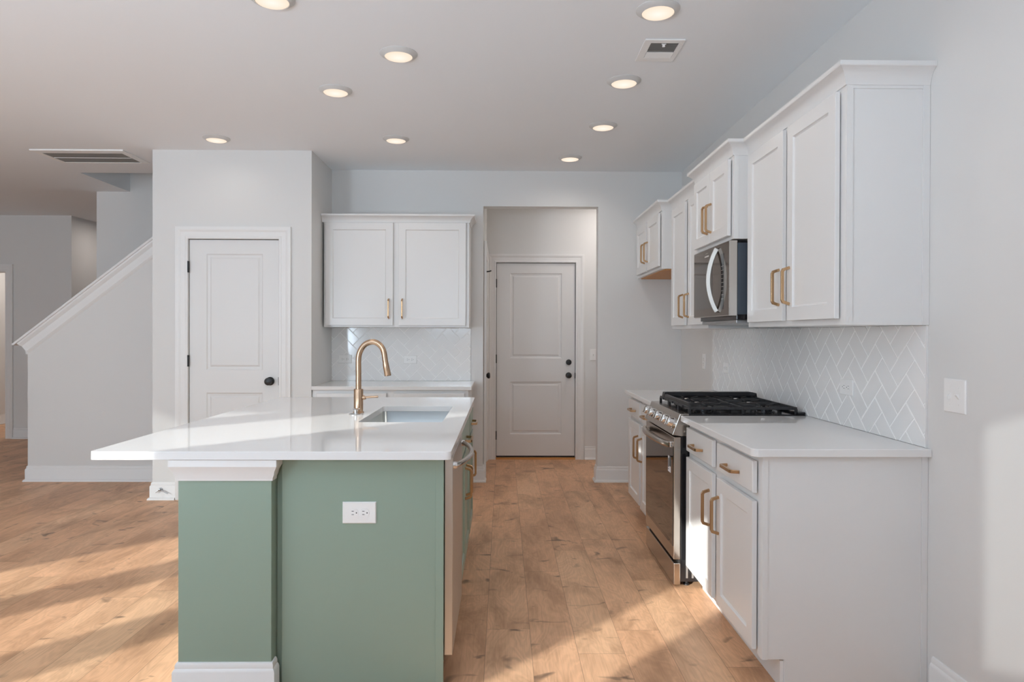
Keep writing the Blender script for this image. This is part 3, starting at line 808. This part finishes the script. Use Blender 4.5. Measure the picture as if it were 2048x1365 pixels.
for q in (y0+.042, y1-.042):
    bm = B(); fbox(bm, F, q-.012, q+.012, .727, .757, .034, .050); ob('handle_mount', bm, M['chrome'], dr, bevel=.003)
bm = B(); fbox(bm, F, y0, y1, .016, .128, 0, .034); ob('drawer', bm, M['steel'], t, bevel=.003)
bm = B(); fbox(bm, F, y0+.002, y1-.002, .128, .148, 0, .012); ob('drawer_gap_shade', bm, M['ink'], t)  # black strip filling the gap, its shade put into the colour
# slanted control panel
bm = B(); prism(bm, [(.881, .797), (.924, .790), (.968, .790), (.968, .9055), (.921, .9055)], lambda a, b, h: (a, h, b), y0, y1); cpn = ob('control_panel', bm, M['steel'], t, bevel=.002)
nv = Vector((-(.9055-.797), 0, (.921-.881))).normalized(); 
for k, yk in enumerate((3.612, 3.735, 3.895, 4.055, 4.180)):
    c = Vector((.901, yk, .851)) + nv*.0
    bm = B(); lathe(bm, [(.029, 0), (.029, .004), (.026, .006), (.0245, .030), (.023, .033), (0, .0335)], c, nv, 28)
    kb = ob('knob', bm, M['chrome'], t, smooth=35)
    bm = B(); e2 = Vector((0, 1, 0)); e1 = nv.cross(e2)
    ctr = c + nv*.039
    loft(bm, [[c + nv*dd + e1*a*.022 + e2*b*.0065 for a, b in ((-1, -1), (1, -1), (1, 1), (-1, 1))] for dd in (.033, .044)])
    ob('grip', bm, M['steel'], kb, bevel=.0015)
bm = B(); lathe(bm, [(.006, 0), (.006, .002), (0, .003)], (.945, y0, .815), (0, -1, 0), 12); ob('screw', bm, M['chrome'], cpn)
# cooktop
ob('cooktop', bbox(.935, XW-.013, y0, y1, .8962, .9035), M['gloss'], t, bevel=.002)
bm = B(); box(bm, 1.535, XW-.0105, y0, y1, .9036, .915); ob('rear_trim', bm, M['gloss'], t, bevel=.003)
for bx, by in ((1.08, 3.68), (1.08, 4.11), (1.41, 3.68), (1.41, 4.11), (1.245, 3.895)):
    bm = B(); lathe(bm, [(.052, 0), (.050, .006), (.040, .008), (.040, .013), (.036, .016), (0, .017)], (bx, by, .9036), (0, 0, 1), 24); ob('burner', bm, M['gloss'], t, smooth=40)
def bar(bm, p, q, w=.011, h=.014):
    p, q = Vector(p), Vector(q); d = (q-p).normalized(); n = Vector((-d.y, d.x, 0))*w/2; u = Vector((0, 0, h))
    loft(bm, [[p-n-u, p+n-u, p+n*.7, p-n*.7], [q-n-u, q+n-u, q+n*.7, q-n*.7]])
GZ = .940
gy = [y0+.012, y0+.236, y0+.455, y1-.012]
for k in range(3):
    a, b_ = gy[k]+.002, gy[k+1]-.002
    bm = B(); xa, xb = .975, 1.535
    bar(bm, (xa, a+.006, GZ), (xb, a+.006, GZ)); bar(bm, (xa, b_-.006, GZ), (xb, b_-.006, GZ))
    bar(bm, (xa, a, GZ), (xa, b_, GZ)); bar(bm, (xb, a, GZ), (xb, b_, GZ)); bar(bm, ((xa+xb)/2, a, GZ), ((xa+xb)/2, b_, GZ))
    m_ = (a+b_)/2
    for cx in (1.10, 1.40):
        for an in range(0, 360, 45):
            ca, sa = math.cos(math.radians(an)), math.sin(math.radians(an))
            r1 = min((.138 if ca else 9)/max(abs(ca), .001), (b_-a)/2/max(abs(sa), .001))
            bar(bm, (cx+ca*.035, m_+sa*.035, GZ-.002), (cx+ca*r1, m_+sa*r1, GZ-.002), .009, .012)
    for cx in (xa, (xa+xb)/2, xb):
        for cy in (a+.006, b_-.006): box(bm, cx-.007, cx+.007, cy-.006, cy+.006, .9036, GZ-.010)
    ob('grate', bm, M['black'], t, bevel=.0015, segs=1)
bm = B(); tube(bm, [(.985, y1-.075, .935), (.988, y1-.075, .958), (1.00, y1-.075, .957), (1.50, y1-.075, .958), (1.530, y1-.075, .955), (1.533, y1-.075, .930)], 0, sec=[(-.022, -.012), (.022, -.012), (.022, .012), (-.022, .012)])
ob('griddle_rail', bm, M['black'], t, bevel=.004)
bm = B(); tube(bm, [(.985, y0+.03, .925), (.985, y0+.05, .948), (.985, y1-.12, .948), (.985, y1-.10, .925)], 0, sec=[(-.011, -.008), (.011, -.008), (.011, .008), (-.011, .008)])
ob('grate_rail', bm, M['black'], t, bevel=.003)
# sticker on the oven glass
F2 = FXm(.925-.0387)
s_ = thing('sticker', 'small black and white paper sticker on the dark oven door glass', 'sticker', F2(3.63, .58, 0))
bm = B(); fbox(bm, F2, 3.605, 3.665, .588, .672, 0, .0006); ob('paper', bm, M['label'], s_)
bm = B(); fbox(bm, F2, 3.605, 3.632, .620, .672, .0006, .0009); fbox(bm, F2, 3.638, 3.660, .60, .604, .0006, .0009)
for k in range(6): fbox(bm, F2, 3.640+.0035*k, 3.6418+.0035*k, .612, .660, .0006, .0009)
ob('print', bm, M['ink'], s_)

# ================================================================== ISLAND
IY0, IY1 = 2.456, 4.543
t = thing('kitchen_island', 'sage green kitchen island base with white moulding under a white quartz top', 'kitchen island', (-.70, 3.5, 0))
ob('knee_wall', bbox(-1.169, -.834, 2.485, 4.500, 0, .867), M['green'], t, bevel=.002)
ob('back_panel', bbox(-.833, -.815, 2.546, 4.500, 0, .867), M['green'], t)
bm = B(); box(bm, -.811, -.2175, 2.528, 2.546, .004, .867); ob('end_panel', bm, M['green'], t, bevel=.002)
bm = B(); box(bm, -.246, -.2170, 2.5235, 2.5279, .004, .867); ob('corner_stile', bm, M['green'], t, bevel=.001)
ICR = [(0, 0), (.005, 0), (.006, .010), (.011, .020), (.014, .034), (.021, .046), (.025, .054), (.025, .078), (0, .078)]
crown(t, [(-.834, 2.527), (-.834, 2.485), (-1.169, 2.485), (-1.169, 4.500)], .7885, M['trim'], prof=ICR)
bm = B(); sweep(bm, [(-.834, 2.527), (-.834, 2.485), (-1.169, 2.485), (-1.169, 4.500)], [(min(o, .020), z*.965) for o, z in BASE], f_xy); ob('baseboard', bm, M['trim'], t, smooth=30)

bm = B()
def rr(a0, a1, b0, b1, r, n=6):
    pts = []
    for (ca, cb, s) in ((a0+r, b0+r, 180), (a1-r, b0+r, 270), (a1-r, b1-r, 0), (a0+r, b1-r, 90)):
        for k in range(n+1):
            an = math.radians(s + 90*k/n); pts.append((ca+r*math.cos(an), cb+r*math.sin(an)))
    return pts
plate(bm, rr(-1.471, -.185, IY0, IY1, .018), [rr(-.690, -.290, 3.272, 3.985, .018)], f_xy, .868, .898)
tag(ob('countertop', bm, M['quartz'], bevel=.003), 'large white quartz island countertop with a sink cut-out and seating overhang', 'countertop')

# sink
t = thing('kitchen_sink', 'undermount stainless sink set into the island countertop', 'sink', (-.49, 3.63, .66))
bm = B()
rings = []
for ins, z, r in ((-.025, .8675, .03), (.004, .8672, .025), (.006, .70, .03), (.020, .668, .045), (.06, .660, .05)):
    rings.append([(a, b_, z) for a, b_ in rr(-.690+ins-.006, -.290-ins+.006, 3.272+ins-.006, 3.985-ins+.006, r)])
R_ = [[bm.verts.new(p) for p in r] for r in rings]
for a in range(len(R_)-1):
    for i in range(len(R_[0])):
        bm.faces.new((R_[a][i], R_[a][(i+1) % len(R_[0])], R_[a+1][(i+1) % len(R_[0])], R_[a+1][i]))
bm.faces.new(R_[-1])
o = ob('basin', bm, M['sinksteel'], t, smooth=50)
md = o.modifiers.new('thickness', 'SOLIDIFY'); md.thickness = .0015; md.offset = 0
bm = B(); lathe(bm, [(.045, 0), (.045, .003), (.032, .004), (.030, .001), (0, .001)], (-.49, 3.75, .6612), (0, 0, 1), 28); ob('drain', bm, M['chrome'], t, smooth=40)

# faucet
FX, FYY = -.768, 3.658
t = thing('faucet', 'brushed bronze gooseneck faucet standing beside the island sink', 'faucet', (FX, FYY, .898))
bm = B(); lathe(bm, [(.0285, 0), (.0285, .005), (.0245, .007), (.0245, .124), (.0232, .126), (.016, .127)], (FX, FYY, .8985), (0, 0, 1), 32); ob('base', bm, M['faucet'], t, smooth=35)
pts = catmull([(FX, FYY, 1.022), (FX, FYY, 1.10), (FX, FYY, 1.185), (FX+.010, FYY, 1.228), (FX+.036, FYY, 1.262), (FX+.075, FYY, 1.275), (FX+.108, FYY, 1.262), (FX+.132, FYY, 1.228), (FX+.143, FYY, 1.164)], 7)
bm = B(); tube(bm, pts, .0150, 20); ob('spout', bm, M['faucet'], t, smooth=60)
bm = B(); tube(bm, [(FX+.1425, FYY, 1.166), (FX+.1440, FYY, 1.158), (FX+.1450, FYY, 1.150), (FX+.1555, FYY, 1.098), (FX+.1560, FYY, 1.094)], [.0148, .0160, .0163, .0182, .0165], 20); ob('spray_head', bm, M['faucet'], t, smooth=40)
bm = B(); tube(bm, [(FX+.020, FYY, .979), (FX+.036, FYY, .979), (FX+.037, FYY, .980), (FX+.075, FYY, .982), (FX+.104, FYY, .983)], [.012, .012, .0062, .0055, .0055], 14); ob('lever', bm, M['faucet'], t, smooth=40)
t = thing('air_switch', 'small chrome air switch button on the countertop in front of the faucet', 'button', (-.762, 3.566, .898))
bm = B(); lathe(bm, [(.036, 0), (.036, .003), (.030, .006), (.012, .008), (.009, .009), (.009, .026), (.008, .027), (0, .027)], (-.762, 3.566, .8983), (0, 0, 1), 28); ob('base', bm, M['chrome'], t, smooth=40)
bm = B(); lathe(bm, [(.018, 0), (.020, .002), (.014, .005), (0, .006)], (-.762, 3.566, .9256), (0, 0, 1), 24); tube(bm, [(-.782, 3.564, .9265), (-.742, 3.568, .9285)], .0028, 8); ob('cap', bm, M['chrome'], t, smooth=40)

# dishwasher
t = thing('dishwasher', 'stainless dishwasher with a bowed handle in the near right end of the island', 'dishwasher', (-.50, 2.85, 0))
y0, y1 = 2.5475, 3.140
ob('body', bbox(-.810, -.2165, y0, y1, .105, .864), M['gloss'], t)
F = FXp(-.2165)
bm = B(); fbox(bm, F, y0, y1, .125, .860, .0005, .031); dr = ob('door', bm, M['satin'], t, bevel=.002)
pts = []
for k in range(25):
    s = k/24; pts.append(F(y0+.035+(y1-y0-.07)*s, .826, .036 + .050*math.sin(math.pi*s)**.7))
bm = B(); tube(bm, pts, .0105, 14); ob('handle', bm, M['steel'], dr, smooth=60)
for q in (y0+.035, y1-.035):
    bm = B(); lathe(bm, [(.014, .031), (.014, .040), (.0105, .046)], F(q, .826, 0), F.N, 16); ob('handle_mount', bm, M['chrome'], dr, smooth=40)
bm = B(); box(bm, -.80, -.275, y0, y1, 0, .104); ob('kick_plate', bm, M['black'], t)

def island_cab(y0, y1, doors, label, two):
    t = thing('base_cabinet', label, 'cabinet', (-.50, (y0+y1)/2, 0), 'sage green island cabinets')
    bm = B(); prism(bm, [(-.218, .108), (-.218, .866), (-.814, .866), (-.814, 0), (-.295, 0), (-.295, .108)], lambda a, b, h: (a, h, b), y0, y1)
    if two:   # room for the sink bowl: the carcass stays below it
        bm.free(); bm = B()
        prism(bm, [(-.218, .108), (-.218, .640), (-.814, .640), (-.814, 0), (-.295, 0), (-.295, .108)], lambda a, b, h: (a, h, b), y0, y1)
        box(bm, -.236, -.218, y0, y1, .640, .866); box(bm, -.814, -.730, y0, y1, .640, .866)
        box(bm, -.730, -.236, y0, y0+.018, .640, .866); box(bm, -.730, -.236, y1-.018, y1, .640, .866)
    ob('carcass', bm, M['green'], t)
    F = FXp(-.218)
    a, b_ = doors[0][0], doors[-1][1]
    d = slab(t, F, a, b_, .722, .846, M['green'], 'drawer'); pull(d, F, (a+b_)/2, .768, False)
    for k, (p, q) in enumerate(doors):
        dd = shaker(t, F, p, q, .130, .700, M['green']); pull(dd, F, q-.034 if (two and k == 0) else p+.034, .545, True)
    return t
island_cab(3.145, 4.040, [(3.175, 3.585), (3.600, 4.010)], 'sage green sink cabinet beyond the dishwasher on the aisle side of the island', True)
island_cab(4.042, 4.500, [(4.070, 4.472)], 'sage green narrow cabinet at the far end of the island', False)
